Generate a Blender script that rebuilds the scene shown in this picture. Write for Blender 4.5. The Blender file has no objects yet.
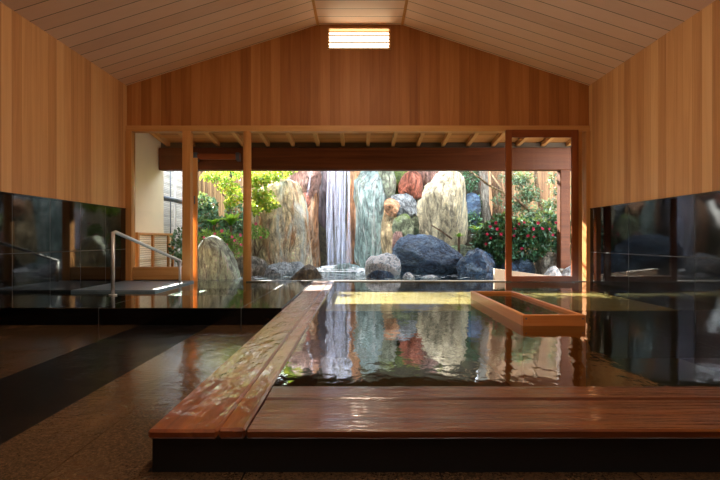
import bpy, math, random
from mathutils import Vector, noise, Matrix
random.seed(7)
S = bpy.context.scene
COL = S.collection
PI = math.pi
F = 480.0; CX = 360.0; CY = 240.0; EYE = 0.586

def DT(D): return D if D <= 8.6 else 8.6+(D-8.6)*1.9
def at(px, py, D):
    D = DT(D)
    return Vector(((px-CX)*D/F, D, EYE+(CY-py)*D/F))
def hexc(h):
    h = h.lstrip('#'); c = [int(h[i:i+2], 16)/255 for i in (0, 2, 4)]
    return tuple((x/12.92 if x <= .04045 else ((x+.055)/1.055)**2.4) for x in c)+(1,)

# ------------------------------------------------------------------ objects
def tag(o, label=None, cat=None, group=None, kind=None):
    if label: o['label'] = label
    if cat: o['category'] = cat
    if group: o['group'] = group
    if kind: o['kind'] = kind
    return o
def empty(name, loc, label=None, cat=None, group=None, kind=None):
    o = bpy.data.objects.new(name, None); COL.objects.link(o)
    o.location = loc; o.empty_display_size = .1
    return tag(o, label, cat, group, kind)
class MB:
    def __init__(s): s.v = []; s.f = []; s.smooth = []
    def add(s, v, f, smooth=False):
        n = len(s.v); s.v += [tuple(p) for p in v]
        s.f += [tuple(i+n for i in q) for q in f]; s.smooth += [smooth]*len(f)
        return s
    def box(s, x0, x1, y0, y1, z0, z1, b=0.0):
        if b <= 0:
            v = [(x, y, z) for z in (z0, z1) for y in (y0, y1) for x in (x0, x1)]
            f = [(0,2,3,1),(4,5,7,6),(0,1,5,4),(2,6,7,3),(0,4,6,2),(1,3,7,5)]
            return s.add(v, f)
        b = min(b, (x1-x0)*.49, (y1-y0)*.49, (z1-z0)*.49)
        # chamfered box: 24 verts
        v = []; idx = {}
        for i, x in enumerate((x0, x1)):
            for j, y in enumerate((y0, y1)):
                for k, z in enumerate((z0, z1)):
                    dx = b if i == 0 else -b; dy = b if j == 0 else -b; dz = b if k == 0 else -b
                    idx[i,j,k,0] = len(v); v.append((x, y+dy, z+dz))
                    idx[i,j,k,1] = len(v); v.append((x+dx, y, z+dz))
                    idx[i,j,k,2] = len(v); v.append((x+dx, y+dy, z))
        f = []
        for i in (0, 1): f.append([idx[i,0,0,0], idx[i,1,0,0], idx[i,1,1,0], idx[i,0,1,0]])
        for j in (0, 1): f.append([idx[0,j,0,1], idx[1,j,0,1], idx[1,j,1,1], idx[0,j,1,1]])
        for k in (0, 1): f.append([idx[0,0,k,2], idx[1,0,k,2], idx[1,1,k,2], idx[0,1,k,2]])
        for i in (0, 1):
            for j in (0, 1): f.append([idx[i,j,0,0], idx[i,j,1,0], idx[i,j,1,1], idx[i,j,0,1]])
        for i in (0, 1):
            for k in (0, 1): f.append([idx[i,0,k,0], idx[i,1,k,0], idx[i,1,k,2], idx[i,0,k,2]])
        for j in (0, 1):
            for k in (0, 1): f.append([idx[0,j,k,1], idx[1,j,k,1], idx[1,j,k,2], idx[0,j,k,2]])
        for i in (0, 1):
            for j in (0, 1):
                for k in (0, 1): f.append([idx[i,j,k,0], idx[i,j,k,1], idx[i,j,k,2]])
        return s.add(v, f)
    def prism(s, poly, y0, y1):      # polygon in XZ extruded along Y
        n = len(poly)
        v = [(p[0], y0, p[1]) for p in poly]+[(p[0], y1, p[1]) for p in poly]
        f = [tuple(range(n)), tuple(range(2*n-1, n-1, -1))]
        f += [(i, i+n, (i+1) % n+n, (i+1) % n) for i in range(n)]
        return s.add(v, f)
    def tube(s, pts, rad, seg=10, cap=True):
        pts = [Vector(p) for p in pts]; n = len(pts)
        if not isinstance(rad, (list, tuple)): rad = [rad]*n
        v = []; f = []; up = Vector((0, 0, 1)); a = None
        for i, p in enumerate(pts):
            d = (pts[min(i+1, n-1)]-pts[max(i-1, 0)]).normalized()
            if a is None:
                a = d.cross(up)
                if a.length < .05: a = d.cross(Vector((1, 0, 0)))
            else: a = a-d*a.dot(d)
            a.normalize(); b = d.cross(a)
            for k in range(seg):
                t = 2*PI*k/seg; v.append(p+(a*math.cos(t)+b*math.sin(t))*rad[i])
        for i in range(n-1):
            for k in range(seg):
                k2 = (k+1) % seg
                f.append((i*seg+k, i*seg+k2, (i+1)*seg+k2, (i+1)*seg+k))
        s.add(v, f, True)
        if cap:
            m = len(s.v)-len(v)
            s.f += [tuple(m+k for k in range(seg))[::-1], tuple(m+(n-1)*seg+k for k in range(seg))]
            s.smooth += [False, False]
        return s
    def build(s, name, mat, parent=None, origin=None, label=None):
        me = bpy.data.meshes.new(name)
        v = s.v
        if parent is None and origin is None:
            o0 = Vector((0, 0, 0))
        elif parent is not None:
            o0 = parent_loc(parent)
        else: o0 = Vector(origin)
        v = [(p[0]-o0.x, p[1]-o0.y, p[2]-o0.z) for p in v]
        me.from_pydata(v, [], s.f)
        me.polygons.foreach_set('use_smooth', s.smooth)
        me.materials.append(mat); me.update()
        import bmesh
        bm = bmesh.new(); bm.from_mesh(me); bmesh.ops.recalc_face_normals(bm, faces=bm.faces) if len(s.f) < 20000 and not getattr(s, 'leafy', False) else None
        bm.to_mesh(me); bm.free()
        o = bpy.data.objects.new(name, me); COL.objects.link(o)
        if parent is not None: o.parent = parent
        else: o.location = o0
        if label: o['label'] = label
        return o
def parent_loc(p):
    l = Vector(p.location)
    while p.parent: p = p.parent; l += Vector(p.location)
    return l
def base(mb):
    xs = [p[0] for p in mb.v]; ys = [p[1] for p in mb.v]; zs = [p[2] for p in mb.v]
    return ((min(xs)+max(xs))/2, (min(ys)+max(ys))/2, min(zs))

# ------------------------------------------------------------------ materials
def newmat(name):
    m = bpy.data.materials.new(name); m.use_nodes = True
    nt = m.node_tree; nt.nodes.clear()
    out = nt.nodes.new('ShaderNodeOutputMaterial')
    return m, nt, out
class G:
    """small node-graph helper"""
    def __init__(s, nt): s.nt = nt
    def n(s, t, **kw):
        nd = s.nt.nodes.new(t)
        for k, v in kw.items():
            if k.startswith('_'): setattr(nd, k[1:], v)
        return nd
    def l(s, a, b): s.nt.links.new(a, b)
    def val(s, sock, v):
        if hasattr(v, 'is_output'): s.l(v, sock)
        else: sock.default_value = v
    def math(s, op, a, b=0.0, c=None):
        nd = s.n('ShaderNodeMath', _operation=op); s.val(nd.inputs[0], a); s.val(nd.inputs[1], b)
        if c is not None: s.val(nd.inputs[2], c)
        return nd.outputs[0]
    def mix(s, f, a, b, mode='MIX'):
        nd = s.n('ShaderNodeMix', _data_type='RGBA', _blend_type=mode)
        s.val(nd.inputs[0], f); s.val(nd.inputs[6], a); s.val(nd.inputs[7], b)
        return nd.outputs[2]
    def coord(s, scale=(1, 1, 1), which='Object'):
        tc = s.n('ShaderNodeTexCoord'); mp = s.n('ShaderNodeMapping'); s.l(tc.outputs[which], mp.inputs[0])
        mp.inputs['Scale'].default_value = scale
        return mp.outputs[0]
    def noise(s, vec, scale, detail=4, rough=.55, dist=0):
        nd = s.n('ShaderNodeTexNoise'); s.l(vec, nd.inputs['Vector'])
        nd.inputs['Scale'].default_value = scale; nd.inputs['Detail'].default_value = detail
        nd.inputs['Roughness'].default_value = rough; nd.inputs['Distortion'].default_value = dist
        return nd.outputs['Fac']
    def ramp(s, fac, stops):
        nd = s.n('ShaderNodeValToRGB'); s.l(fac, nd.inputs[0]); e = nd.color_ramp.elements
        while len(e) < len(stops): e.new(.5)
        for i, (p, c) in enumerate(stops):
            e[i].position = p; e[i].color = c if isinstance(c, tuple) else ((c,)*3+(1,) if not isinstance(c, str) else hexc(c))
        return nd.outputs[0]
    def bump(s, h, strength=.3, dist=.02):
        nd = s.n('ShaderNodeBump'); s.l(h, nd.inputs['Height'])
        nd.inputs['Strength'].default_value = strength; nd.inputs['Distance'].default_value = dist
        return nd.outputs[0]
    def bsdf(s, out, color, rough=.5, normal=None, metal=0, spec=.5, coat=0, coat_rough=.05, coat_normal=None, **kw):
        p = s.n('ShaderNodeBsdfPrincipled')
        s.val(p.inputs['Base Color'], color); s.val(p.inputs['Roughness'], rough); s.val(p.inputs['Metallic'], metal)
        s.val(p.inputs['Specular IOR Level'], spec); s.val(p.inputs['Coat Weight'], coat); s.val(p.inputs['Coat Roughness'], coat_rough)
        if normal is not None: s.l(normal, p.inputs['Normal'])
        if coat_normal is not None: s.l(coat_normal, p.inputs['Coat Normal'])
        for k, v in kw.items(): s.val(p.inputs[k.replace('_', ' ')], v)
        s.l(p.outputs[0], out.inputs[0]); return p

def wood(name, cols, plank_axis=0, width=.14, grain_axis=2, rough=.5, groove=.0, vary=1.0, groove_dark=.35,
         wet=0.0, grain=1.0, bumpy=.15, sx_=(4, 1.2), cior=1.45):
    """cols: light-to-dark list of plank tones."""
    m, nt, out = newmat(name); g = G(nt)
    tc = g.n('ShaderNodeTexCoord'); sp = g.n('ShaderNodeSeparateXYZ'); g.l(tc.outputs['Object'], sp.inputs[0])
    a = sp.outputs[plank_axis]
    s_ = g.math('DIVIDE', a, width); idx = g.math('FLOOR', s_); fr = g.math('FRACT', s_)
    wn = g.n('ShaderNodeTexWhiteNoise', _noise_dimensions='1D'); g.l(g.math('ADD', idx, 31.7), wn.inputs['W'])
    rnd = wn.outputs['Value']
    sc = [14, 14, 14]; sc[grain_axis] = .7
    mp = g.n('ShaderNodeMapping'); g.l(tc.outputs['Object'], mp.inputs[0]); mp.inputs['Scale'].default_value = sc
    off = g.n('ShaderNodeCombineXYZ'); g.l(g.math('MULTIPLY', rnd, 37), off.inputs[grain_axis]); g.l(off.outputs[0], mp.inputs['Location'])
    gr = g.noise(mp.outputs[0], 1.0, 5, .6, .6)
    sc2 = [80, 80, 80]; sc2[grain_axis] = 1.5
    mp2 = g.n('ShaderNodeMapping'); g.l(tc.outputs['Object'], mp2.inputs[0]); mp2.inputs['Scale'].default_value = sc2
    fine = g.noise(mp2.outputs[0], 1.0, 3, .5)
    f = g.math('ADD', g.math('MULTIPLY', g.math('SUBTRACT', rnd, .5), .8*vary), g.math('MULTIPLY', g.math('SUBTRACT', gr, .5), 1.1*grain))
    f = g.math('ADD', f, g.math('MULTIPLY', g.math('SUBTRACT', fine, .5), .35*grain))
    f = g.math('ADD', f, .5)
    n = len(cols); c = g.ramp(f, [(.1+.8*i/(n-1), cols[i]) for i in range(n)])
    h = gr
    if groove > 0:
        gm = g.math('GREATER_THAN', g.math('ABSOLUTE', g.math('SUBTRACT', fr, .5)), .5-groove/width)
        dk = g.mix(1.0, c, (groove_dark,)*3+(1,), 'MULTIPLY'); c = g.mix(gm, c, dk)
        h = g.math('SUBTRACT', g.math('MULTIPLY', gr, .25), g.math('MULTIPLY', gm, 1.0))
    nrm = g.bump(h, bumpy, .01)
    if wet > 0:
        v = g.coord((1, 1, 1)); sx = [sx_[0]]*3; sx[grain_axis] = sx_[1]
        wv = g.coord(tuple(sx))
        wnz = g.noise(wv, 2.2, 4, .55, .8)
        lk = g.ramp(g.noise(wv, 5.5, 3, .6, .4), [(.42, 0.0), (.6, 1.0)])
        hh = g.math('ADD', g.math('MULTIPLY', wnz, 1.0), g.math('MULTIPLY', lk, .12))
        hh = g.math('ADD', hh, g.math('MULTIPLY', g.noise(wv, 14, 3, .55, .5), .1)); cn = g.bump(hh, .75*wet, .025)
        g.bsdf(out, c, rough, nrm, coat=1.0, coat_rough=.05, coat_normal=cn, Coat_IOR=cior)
    else:
        g.bsdf(out, c, rough, nrm, spec=.3)
    return m

def rockmat(name, cols, scale=3.0, stretch=1.0, crack=.5, rough=.75, moss=None, wet=0, streak=0, hue=(), speck=None):
    m, nt, out = newmat(name); g = G(nt)
    v = g.coord((1, 1, stretch))
    n1 = g.noise(v, scale, 8, .62, .9)
    n = len(cols); c = g.ramp(n1, [(.3+.42*i/(n-1), cols[i]) for i in range(n)])
    n2 = g.noise(v, scale*5, 6, .7)
    c = g.mix(1.0, c, (1.75, 1.75, 1.75, 1), 'MULTIPLY')
    c = g.mix(.85, c, g.ramp(n2, [(.3, .35), (.47, .85), (.6, 1.0)]), 'MULTIPLY')
    n3 = g.noise(g.coord((2.2, 2.2, stretch*1.1)), scale*2.1, 7, .7, 1.6)
    vein = g.ramp(g.math('ABSOLUTE', g.math('SUBTRACT', n3, .5)), [(.0, .3), (.025, 1.0)])
    c = g.mix(.8, c, vein, 'MULTIPLY')
    n4 = g.noise(g.coord((1.3, 1.3, stretch*.8)), scale*2.6, 5, .6, 1.2)
    c = g.mix(.9, c, g.ramp(n4, [(.38, .32), (.5, .9), (.64, 1.25)]), 'MULTIPLY')
    vo = g.n('ShaderNodeTexVoronoi', _feature='DISTANCE_TO_EDGE'); 
    dv = g.n('ShaderNodeVectorMath', _operation='ADD'); g.l(v, dv.inputs[0])
    nn = g.n('ShaderNodeTexNoise'); g.l(v, nn.inputs['Vector']); nn.inputs['Scale'].default_value = 3
    sc = g.n('ShaderNodeVectorMath', _operation='SCALE'); g.l(nn.outputs['Color'], sc.inputs[0]); sc.inputs[3].default_value = .55
    g.l(sc.outputs[0], dv.inputs[1]); g.l(dv.outputs[0], vo.inputs['Vector']); vo.inputs['Scale'].default_value = scale*1.0
    ck = g.ramp(vo.outputs['Distance'], [(0.0, 1-crack*.35), (.03, 1.0)])
    c = g.mix(1.0, c, ck, 'MULTIPLY')
    for (hc, sc_, thr, vv) in hue:                       # stain patches of another mineral
        vb = g.coord((1, 1, vv)); mk = g.ramp(g.noise(vb, sc_, 6, .65, .5), [(thr, 0.0), (thr+.1, .85)])
        c = g.mix(mk, c, hexc(hc) if isinstance(hc, str) else hc)
    if speck:
        sp_ = g.ramp(g.noise(g.coord((1,1,1)), 34, 4, .7), [(.52, 0.0), (.6, .8)]); c = g.mix(sp_, c, hexc(speck))
    if moss:
        geo = g.n('ShaderNodeNewGeometry'); sz = g.n('ShaderNodeSeparateXYZ'); g.l(geo.outputs['Normal'], sz.inputs[0])
        mm = g.math('MULTIPLY', g.ramp(sz.outputs[2], [(.35, 0.0), (.8, 1.0)]), g.ramp(g.noise(v, 5, 4), [(.42, 0.0), (.55, 1.0)]))
        c = g.mix(mm, c, hexc(moss))
    h = g.math('ADD', g.math('ADD', g.math('MULTIPLY', n1, 1.2), g.math('MULTIPLY', n4, 1.3)), g.math('ADD', g.math('MULTIPLY', n2, .8), g.math('MULTIPLY', vein, .25)))
    g.bsdf(out, c, rough, g.bump(h, 1.0, .2), coat=wet, coat_rough=.15)
    return m

def leafmat(name, cols, trans=.35, rough=.4):
    m, nt, out = newmat(name); g = G(nt)
    geo = g.n('ShaderNodeNewGeometry')
    n = len(cols); c = g.ramp(geo.outputs['Random Per Island'], [(i/(n-1), cols[i]) for i in range(n)])
    p = g.n('ShaderNodeBsdfPrincipled'); g.l(c, p.inputs['Base Color']); p.inputs['Roughness'].default_value = rough
    t = g.n('ShaderNodeBsdfTranslucent'); g.l(g.mix(.5, c, hexc('#d8e060'), 'MIX'), t.inputs[0])
    mx = g.n('ShaderNodeMixShader'); mx.inputs[0].default_value = trans
    g.l(p.outputs[0], mx.inputs[1]); g.l(t.outputs[0], mx.inputs[2]); g.l(mx.outputs[0], out.inputs[0])
    return m
def plain(name, col, rough=.5, metal=0, var=.15, scale=12, coat=0, bump=.1):
    m, nt, out = newmat(name); g = G(nt)
    c = hexc(col); v = g.coord(); nz = g.noise(v, scale, 5, .6)
    cc = g.mix(1.0, c, g.ramp(nz, [(.3, 1-var), (.7, 1.0)]), 'MULTIPLY')
    g.bsdf(out, cc, rough, g.bump(nz, bump, .01), metal=metal, coat=coat); return m
def emit(name, col, s):
    m, nt, out = newmat(name); g = G(nt); e = g.n('ShaderNodeEmission'); e.inputs[0].default_value = hexc(col); e.inputs[1].default_value = s
    g.l(e.outputs[0], out.inputs[0]); return m
def watermat(name, tint, ior=1.5, bumps=((2.0, .02),), rough=.02, stretch=(1, 1, 1), foam=None, strength=.25):
    m, nt, out = newmat(name); g = G(nt)
    v = g.coord(stretch); h = None
    for sc, am in bumps:
        t = g.math('MULTIPLY', g.noise(v, sc, 3, .5, .3), am); h = t if h is None else g.math('ADD', h, t)
    nrm = g.bump(h, strength, 1.0)
    fr = g.n('ShaderNodeFresnel'); bf = g.n('ShaderNodeNewGeometry'); g.l(g.math('ADD', g.math('MULTIPLY', bf.outputs['Backfacing'], 1/ior-ior), ior), fr.inputs['IOR']); g.l(nrm, fr.inputs['Normal'])
    tr = g.n('ShaderNodeBsdfTransparent'); tr.inputs[0].default_value = hexc(tint)
    gl = g.n('ShaderNodeBsdfGlossy'); gl.inputs['Roughness'].default_value = rough; g.l(nrm, gl.inputs['Normal'])
    mx = g.n('ShaderNodeMixShader'); g.l(fr.outputs[0], mx.inputs[0]); g.l(tr.outputs[0], mx.inputs[1]); g.l(gl.outputs[0], mx.inputs[2])
    last = mx.outputs[0]
    if foam:
        df = g.n('ShaderNodeBsdfDiffuse'); df.inputs[0].default_value = hexc(foam[0])
        mk = g.ramp(g.noise(g.coord((1, 1, 1)), foam[1], 5, .65, .5), [(foam[2], 0.0), (foam[2]+.15, foam[3])])
        m2 = g.n('ShaderNodeMixShader'); g.l(mk, m2.inputs[0]); g.l(last, m2.inputs[1]); g.l(df.outputs[0], m2.inputs[2]); last = m2.outputs[0]
    g.l(last, out.inputs[0]); return m

M = {}
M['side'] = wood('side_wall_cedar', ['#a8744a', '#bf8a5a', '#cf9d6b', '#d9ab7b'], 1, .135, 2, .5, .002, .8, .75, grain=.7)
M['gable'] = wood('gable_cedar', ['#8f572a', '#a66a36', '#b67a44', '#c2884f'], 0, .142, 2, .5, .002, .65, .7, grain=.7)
M['ceil'] = wood('ceiling_board', ['#d6ae98', '#e4bda6', '#ecc9b4'], 1, .22, 0, .55, .005, .5, .2, grain=.4)
M['frame'] = wood('frame_wood', ['#9a6332', '#bb8148', '#d09a60'], 0, 5.0, 2, .45, grain=.8)
M['frame_h'] = wood('frame_wood_level', ['#9a6332', '#c08a50', '#d6a76e'], 2, 5.0, 0, .45, grain=.8)
M['door'] = wood('door_wood', ['#5b2a12', '#7a3d1c', '#8f4f28'], 0, 5.0, 2, .4, grain=.7)
M['door_h'] = wood('door_wood_level', ['#5b2a12', '#7a3d1c', '#8f4f28'], 2, 5.0, 0, .4, grain=.7)
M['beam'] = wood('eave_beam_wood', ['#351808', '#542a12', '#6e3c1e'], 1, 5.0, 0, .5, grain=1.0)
M['rafter'] = wood('rafter_wood', ['#a06a35', '#c28a4e', '#d8a468'], 0, 5.0, 1, .5, grain=.8)
M['sheath'] = wood('eave_board_wood', ['#8d5a2c', '#b27a42', '#c98f55'], 1, .18, 0, .55, .004, .8, .5)
M['rim_y'] = wood('wet_rim_wood_long', ['#341204', '#5a240a', '#7e3c12', '#94501e'], 0, .16, 1, .4, .0, .5, .4, wet=.55, cior=1.65)
M['rim_x'] = wood('wet_rim_wood_cross', ['#240f05', '#47200c', '#693413', '#84501f'], 1, .15, 0, .4, .0, .5, .4, wet=.5, sx_=(9, .6))
M['trough'] = wood('trough_wood', ['#a55c28', '#c97c3e', '#dc9a5a'], 0, 5.0, 1, .35, grain=.9)
M['sill'] = plain('threshold_stone', '#4f483c', .3)
M['plaster'] = plain('cream_plaster', '#efe0c2', .9, var=.06, scale=6)
M['steel'] = plain('brushed_steel', '#d4d8da', .3, .55, var=.1)
M['pipe_dark'] = plain('dark_grey_pipe', '#5a6570', .4, .3)
M['pipe_light'] = plain('pale_pipe', '#c8ccd0', .5)
M['white_board'] = plain('pale_cypress_board', '#eadfc8', .6, var=.1)
M['soil'] = plain('damp_soil', '#4a4232', .95, var=.5, scale=9, bump=.6)
M['gravel'] = plain('pale_gravel', '#b9b5a8', .9, var=.6, scale=60, bump=1.0)
M['bark'] = rockmat('brown_bark', ['#4a3a2a', '#7a6248', '#9b866a'], 9, .25, .4, .85)
M['bark_pale'] = rockmat('pale_bark', ['#62635c', '#8a8c84', '#a9aaa0'], 7, .3, .3, .85, hue=(('#b06a42', 3, .55, .5),))
M['glow'] = emit('vent_glow', '#fff0c8', 8.0)
M['lamp'] = emit('fill_glow', '#ffdcb4', 30.0)
M['slat'] = plain('vent_slat_wood', '#caa064', .5)
M['concrete'] = plain('dark_basin_stone', '#2f3430', .6, var=.4, scale=4)

# black polished stone cladding
def blackstone(name, axis, w, off, zj, tone='#060708', rough=.02):
    m, nt, out = newmat(name); g = G(nt)
    tc = g.n('ShaderNodeTexCoord'); sp = g.n('ShaderNodeSeparateXYZ'); g.l(tc.outputs['Object'], sp.inputs[0])
    fr = g.math('FRACT', g.math('DIVIDE', g.math('SUBTRACT', sp.outputs[axis], off), w))
    jm = g.math('GREATER_THAN', g.math('ABSOLUTE', g.math('SUBTRACT', fr, .5)), .5-.0035/w)
    hz = g.math('LESS_THAN', g.math('ABSOLUTE', g.math('SUBTRACT', sp.outputs[2], zj)), .004)
    j = g.math('MAXIMUM', jm, hz)
    sm = g.noise(g.coord(), 1.7, 6, .6, .6)
    c = g.mix(g.ramp(sm, [(.4, 0.0), (.75, 1.0)]), hexc(tone), hexc('#0d1114'))
    c = g.mix(j, c, hexc('#3a4044'))
    r = g.math('ADD', g.math('MULTIPLY', sm, .06), rough); r = g.math('ADD', r, g.math('MULTIPLY', j, .5))
    g.bsdf(out, c, r, g.bump(g.math('MULTIPLY', j, -1.0), .3, .004), spec=.5); return m
M['clad_r'] = blackstone('black_granite_tiles', 1, 1.15, 4.67, .416)
M['clad_l'] = blackstone('black_granite_tiles_left', 1, .56, 5.14, .457)
M['black'] = blackstone('black_granite_slab', 0, 1.2, -.2, -9, '#060708', .05)

# wet granite floor
def floormat():
    m, nt, out = newmat('wet_granite_floor'); g = G(nt)
    tc = g.n('ShaderNodeTexCoord'); sp = g.n('ShaderNodeSeparateXYZ'); g.l(tc.outputs['Object'], sp.inputs[0])
    x, y = sp.outputs[0], sp.outputs[1]
    fx = g.math('FRACT', g.math('DIVIDE', g.math('ADD', x, .957), .6)); jx = g.math('LESS_THAN', fx, .009)
    fy = g.math('FRACT', g.math('DIVIDE', g.math('SUBTRACT', y, 1.93), .6)); jy = g.math('LESS_THAN', fy, .009)
    j = g.math('MAXIMUM', jx, jy)
    strip = g.math('MULTIPLY', g.math('GREATER_THAN', x, -1.855), g.math('LESS_THAN', x, -1.257))
    spk = g.noise(g.coord(), 120, 3, .8)
    tan = g.ramp(spk, [(.35, '#1a130b'), (.5, '#433120'), (.68, '#634c34')])
    patch = g.noise(g.coord(), 1.3, 3, .5)
    tan = g.mix(.5, tan, g.ramp(patch, [(.35, .6), (.65, 1.0)]), 'MULTIPLY')
    blk = g.ramp(spk, [(.4, '#020203'), (.7, '#0c0d0f')])
    c = g.mix(strip, tan, blk); c = g.mix(j, c, hexc('#15110c'))
    wet = g.ramp(g.noise(g.coord(), .9, 3, .6), [(.38, .3), (.55, 1.0)])
    hh = g.math('ADD', g.noise(g.coord((1, .6, 1)), 3.0, 3, .5, .6), g.math('MULTIPLY', g.noise(g.coord((1, 1.8, 1)), 20, 3, .6), .35))
    cn = g.bump(hh, .3, .02)
    g.bsdf(out, c, .7, g.bump(spk, .15, .004), coat=g.math('MULTIPLY', wet, g.math('SUBTRACT', 1.0, g.math('MULTIPLY', strip, .7))), coat_rough=.07, coat_normal=cn, Coat_IOR=1.62, spec=.1)
    return m
M['floor'] = floormat()

def bamboo(name, cols, axis, w, seg_axis):
    m, nt, out = newmat(name); g = G(nt)
    tc = g.n('ShaderNodeTexCoord'); sp = g.n('ShaderNodeSeparateXYZ'); g.l(tc.outputs['Object'], sp.inputs[0])
    s_ = g.math('DIVIDE', sp.outputs[axis], w); idx = g.math('FLOOR', s_); fr = g.math('FRACT', s_)
    wn = g.n('ShaderNodeTexWhiteNoise', _noise_dimensions='1D'); g.l(idx, wn.inputs['W'])
    sc = [9, 9, 9]; sc[seg_axis] = 2.5
    nz = g.noise(g.coord(tuple(sc)), 1, 4, .6)
    f = g.math('ADD', g.math('MULTIPLY', wn.outputs['Value'], .5), g.math('MULTIPLY', nz, .55))
    c = g.ramp(f, [(.2+.6*i/(len(cols)-1), cols[i]) for i in range(len(cols))])
    e = g.math('ABSOLUTE', g.math('SUBTRACT', fr, .5))
    c = g.mix(g.math('GREATER_THAN', e, .44), c, g.mix(1.0, c, (.35, .3, .25, 1), 'MULTIPLY'))
    g.bsdf(out, c, .5, g.bump(g.math('MULTIPLY', g.math('MULTIPLY', e, e), -1), .6, .05)); return m
M['bam_h'] = bamboo('pale_bamboo_rows', ['#a8a8a4', '#cfcdc8', '#e2dfd8'], 2, .035, 1)
M['bam_hw'] = bamboo('cream_bamboo_rows', ['#dcc29a', '#f4e4c6', '#fcf2dc'], 2, .035, 1)
M['bam_v'] = bamboo('tan_bamboo_poles', ['#4f3f2a', '#75603f', '#8f7852'], 0, .05, 2)
M['bam_vr'] = bamboo('ochre_bamboo_poles', ['#5c4028', '#7c6040', '#947654'], 0, .05, 2)

# ------------------------------------------------------------------ room shell
XL, XR, YF, YB = -3.33, 3.27, 6.857, -2.6
ZE, ZP, FL = 2.79, 3.66, -.13
def st(o): o['kind'] = 'structure'; return o
TL, TR = -.6, .6      # flat ridge

m = MB(); m.box(XL-.14, XL, YB, YF+.0, 1.03, ZE+.1); m.box(XL-.14, XL-.02, YB, YF, -.9, 1.03)
wl = st(m.build('wall_left', M['side']))
m = MB(); m.box(XL-.02, XL+.012, YB+.01, YF-.06, -.9, 1.018, .003); m.build('stone_cladding', M['clad_l'], wl)
m = MB(); m.box(XL-.02, XL+.018, YB+.01, YF-.06, 1.018, 1.034, .002); m.build('cladding_cap', M['black'], wl)
m = MB(); m.box(XR, XR+.14, YB, YF+.0, 1.03, ZE+.1); m.box(XR+.02, XR+.14, YB, YF, -.9, 1.03)
wr = st(m.build('wall_right', M['side']))
m = MB(); m.box(XR-.012, XR+.02, YB+.01, YF-.06, -.9, 1.018, .003); m.build('stone_cladding', M['clad_r'], wr)
m = MB(); m.box(XR-.018, XR+.02, YB+.01, YF-.06, 1.018, 1.034, .002); m.build('cladding_cap', M['black'], wr)

VX0, VX1, VZ0, VZ1 = -.457, .429, 3.315, 3.612
HZ = 2.20
m = MB()
def ztop(x): return ZE+(ZP-ZE)*(x-XL)/(TL-XL) if x < TL else (ZP if x < TR else ZP-(ZP-ZE)*(x-TR)/(XR-TR))
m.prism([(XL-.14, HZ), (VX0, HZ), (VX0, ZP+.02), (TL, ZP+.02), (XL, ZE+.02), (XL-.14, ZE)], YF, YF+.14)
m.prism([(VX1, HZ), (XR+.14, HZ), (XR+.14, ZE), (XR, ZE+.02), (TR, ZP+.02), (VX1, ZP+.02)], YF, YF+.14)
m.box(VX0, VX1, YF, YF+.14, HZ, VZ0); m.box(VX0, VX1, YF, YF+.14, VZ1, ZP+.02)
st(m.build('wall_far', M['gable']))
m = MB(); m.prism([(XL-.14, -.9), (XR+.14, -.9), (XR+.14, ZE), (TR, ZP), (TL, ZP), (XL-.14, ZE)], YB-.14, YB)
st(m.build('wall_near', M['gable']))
# ceiling: two slopes and a flat ridge
m = MB()
t = .1
m.prism([(XL-.14, ZE-.03), (XL, ZE), (TL, ZP), (TL, ZP+t), (XL-.14, ZE+t)], YB, YF+.14)
m.prism([(TR, ZP), (XR, ZE), (XR+.14, ZE-.03), (XR+.14, ZE+t), (TR, ZP+t)], YB, YF+.14)
m.box(TL, TR, YB, YF+.14, ZP, ZP+t)
ce = st(m.build('ceiling', M['ceil']))
for sx in (TL, TR):
    q = MB(); q.box(sx-.018, sx+.018, YB, YF, ZP-.012, ZP+.006); q.build('ridge_batten', M['frame'], ce)
# roof outside
m = MB()
m.prism([(XL-.5, ZE-.02), (XL-.5, ZE+.06), (0, 4.35), (XR+.5, ZE+.06), (XR+.5, ZE-.02), (XR+.16, ZE+t+.01), (TR, ZP+t+.01), (TL, ZP+t+.01), (XL-.16, ZE+t+.01)], YB-.3, YF+.3)
st(m.build('roof', plain('grey_roof_tile', '#55585c', .7)))

# floor
RO, RI, RF0, RF1 = -.657, -.355, 1.48, 1.93
LB = 4.04
m = MB(); m.box(XL, XR, YB, RF0-.0, FL-.1, FL); m.box(XL, RO, RF0, LB, FL-.1, FL)
st(m.build('floor', M['floor']))

# main pool basin: floor, ledge under the window
m = MB()
m.box(RO+.02, XR, RF0+.02, YF+.05, -.9, -.62)
m.box(RI-.02+.02, XR, 4.9, YF-.06, -.62, -.14)          # shallow ledge in front of the garden opening
b = st(m.build('pool_floor', plain('pool_bottom_stone', '#4b4a3a', .7, var=.3, scale=5)))
m = MB(); m.box(RI, XR, 4.9, YF-.06, -.14, -.13); m.build('pool_ledge_top', plain('pale_ledge_stone', '#d9c08c', .7, var=.2, scale=8), b)

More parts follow.
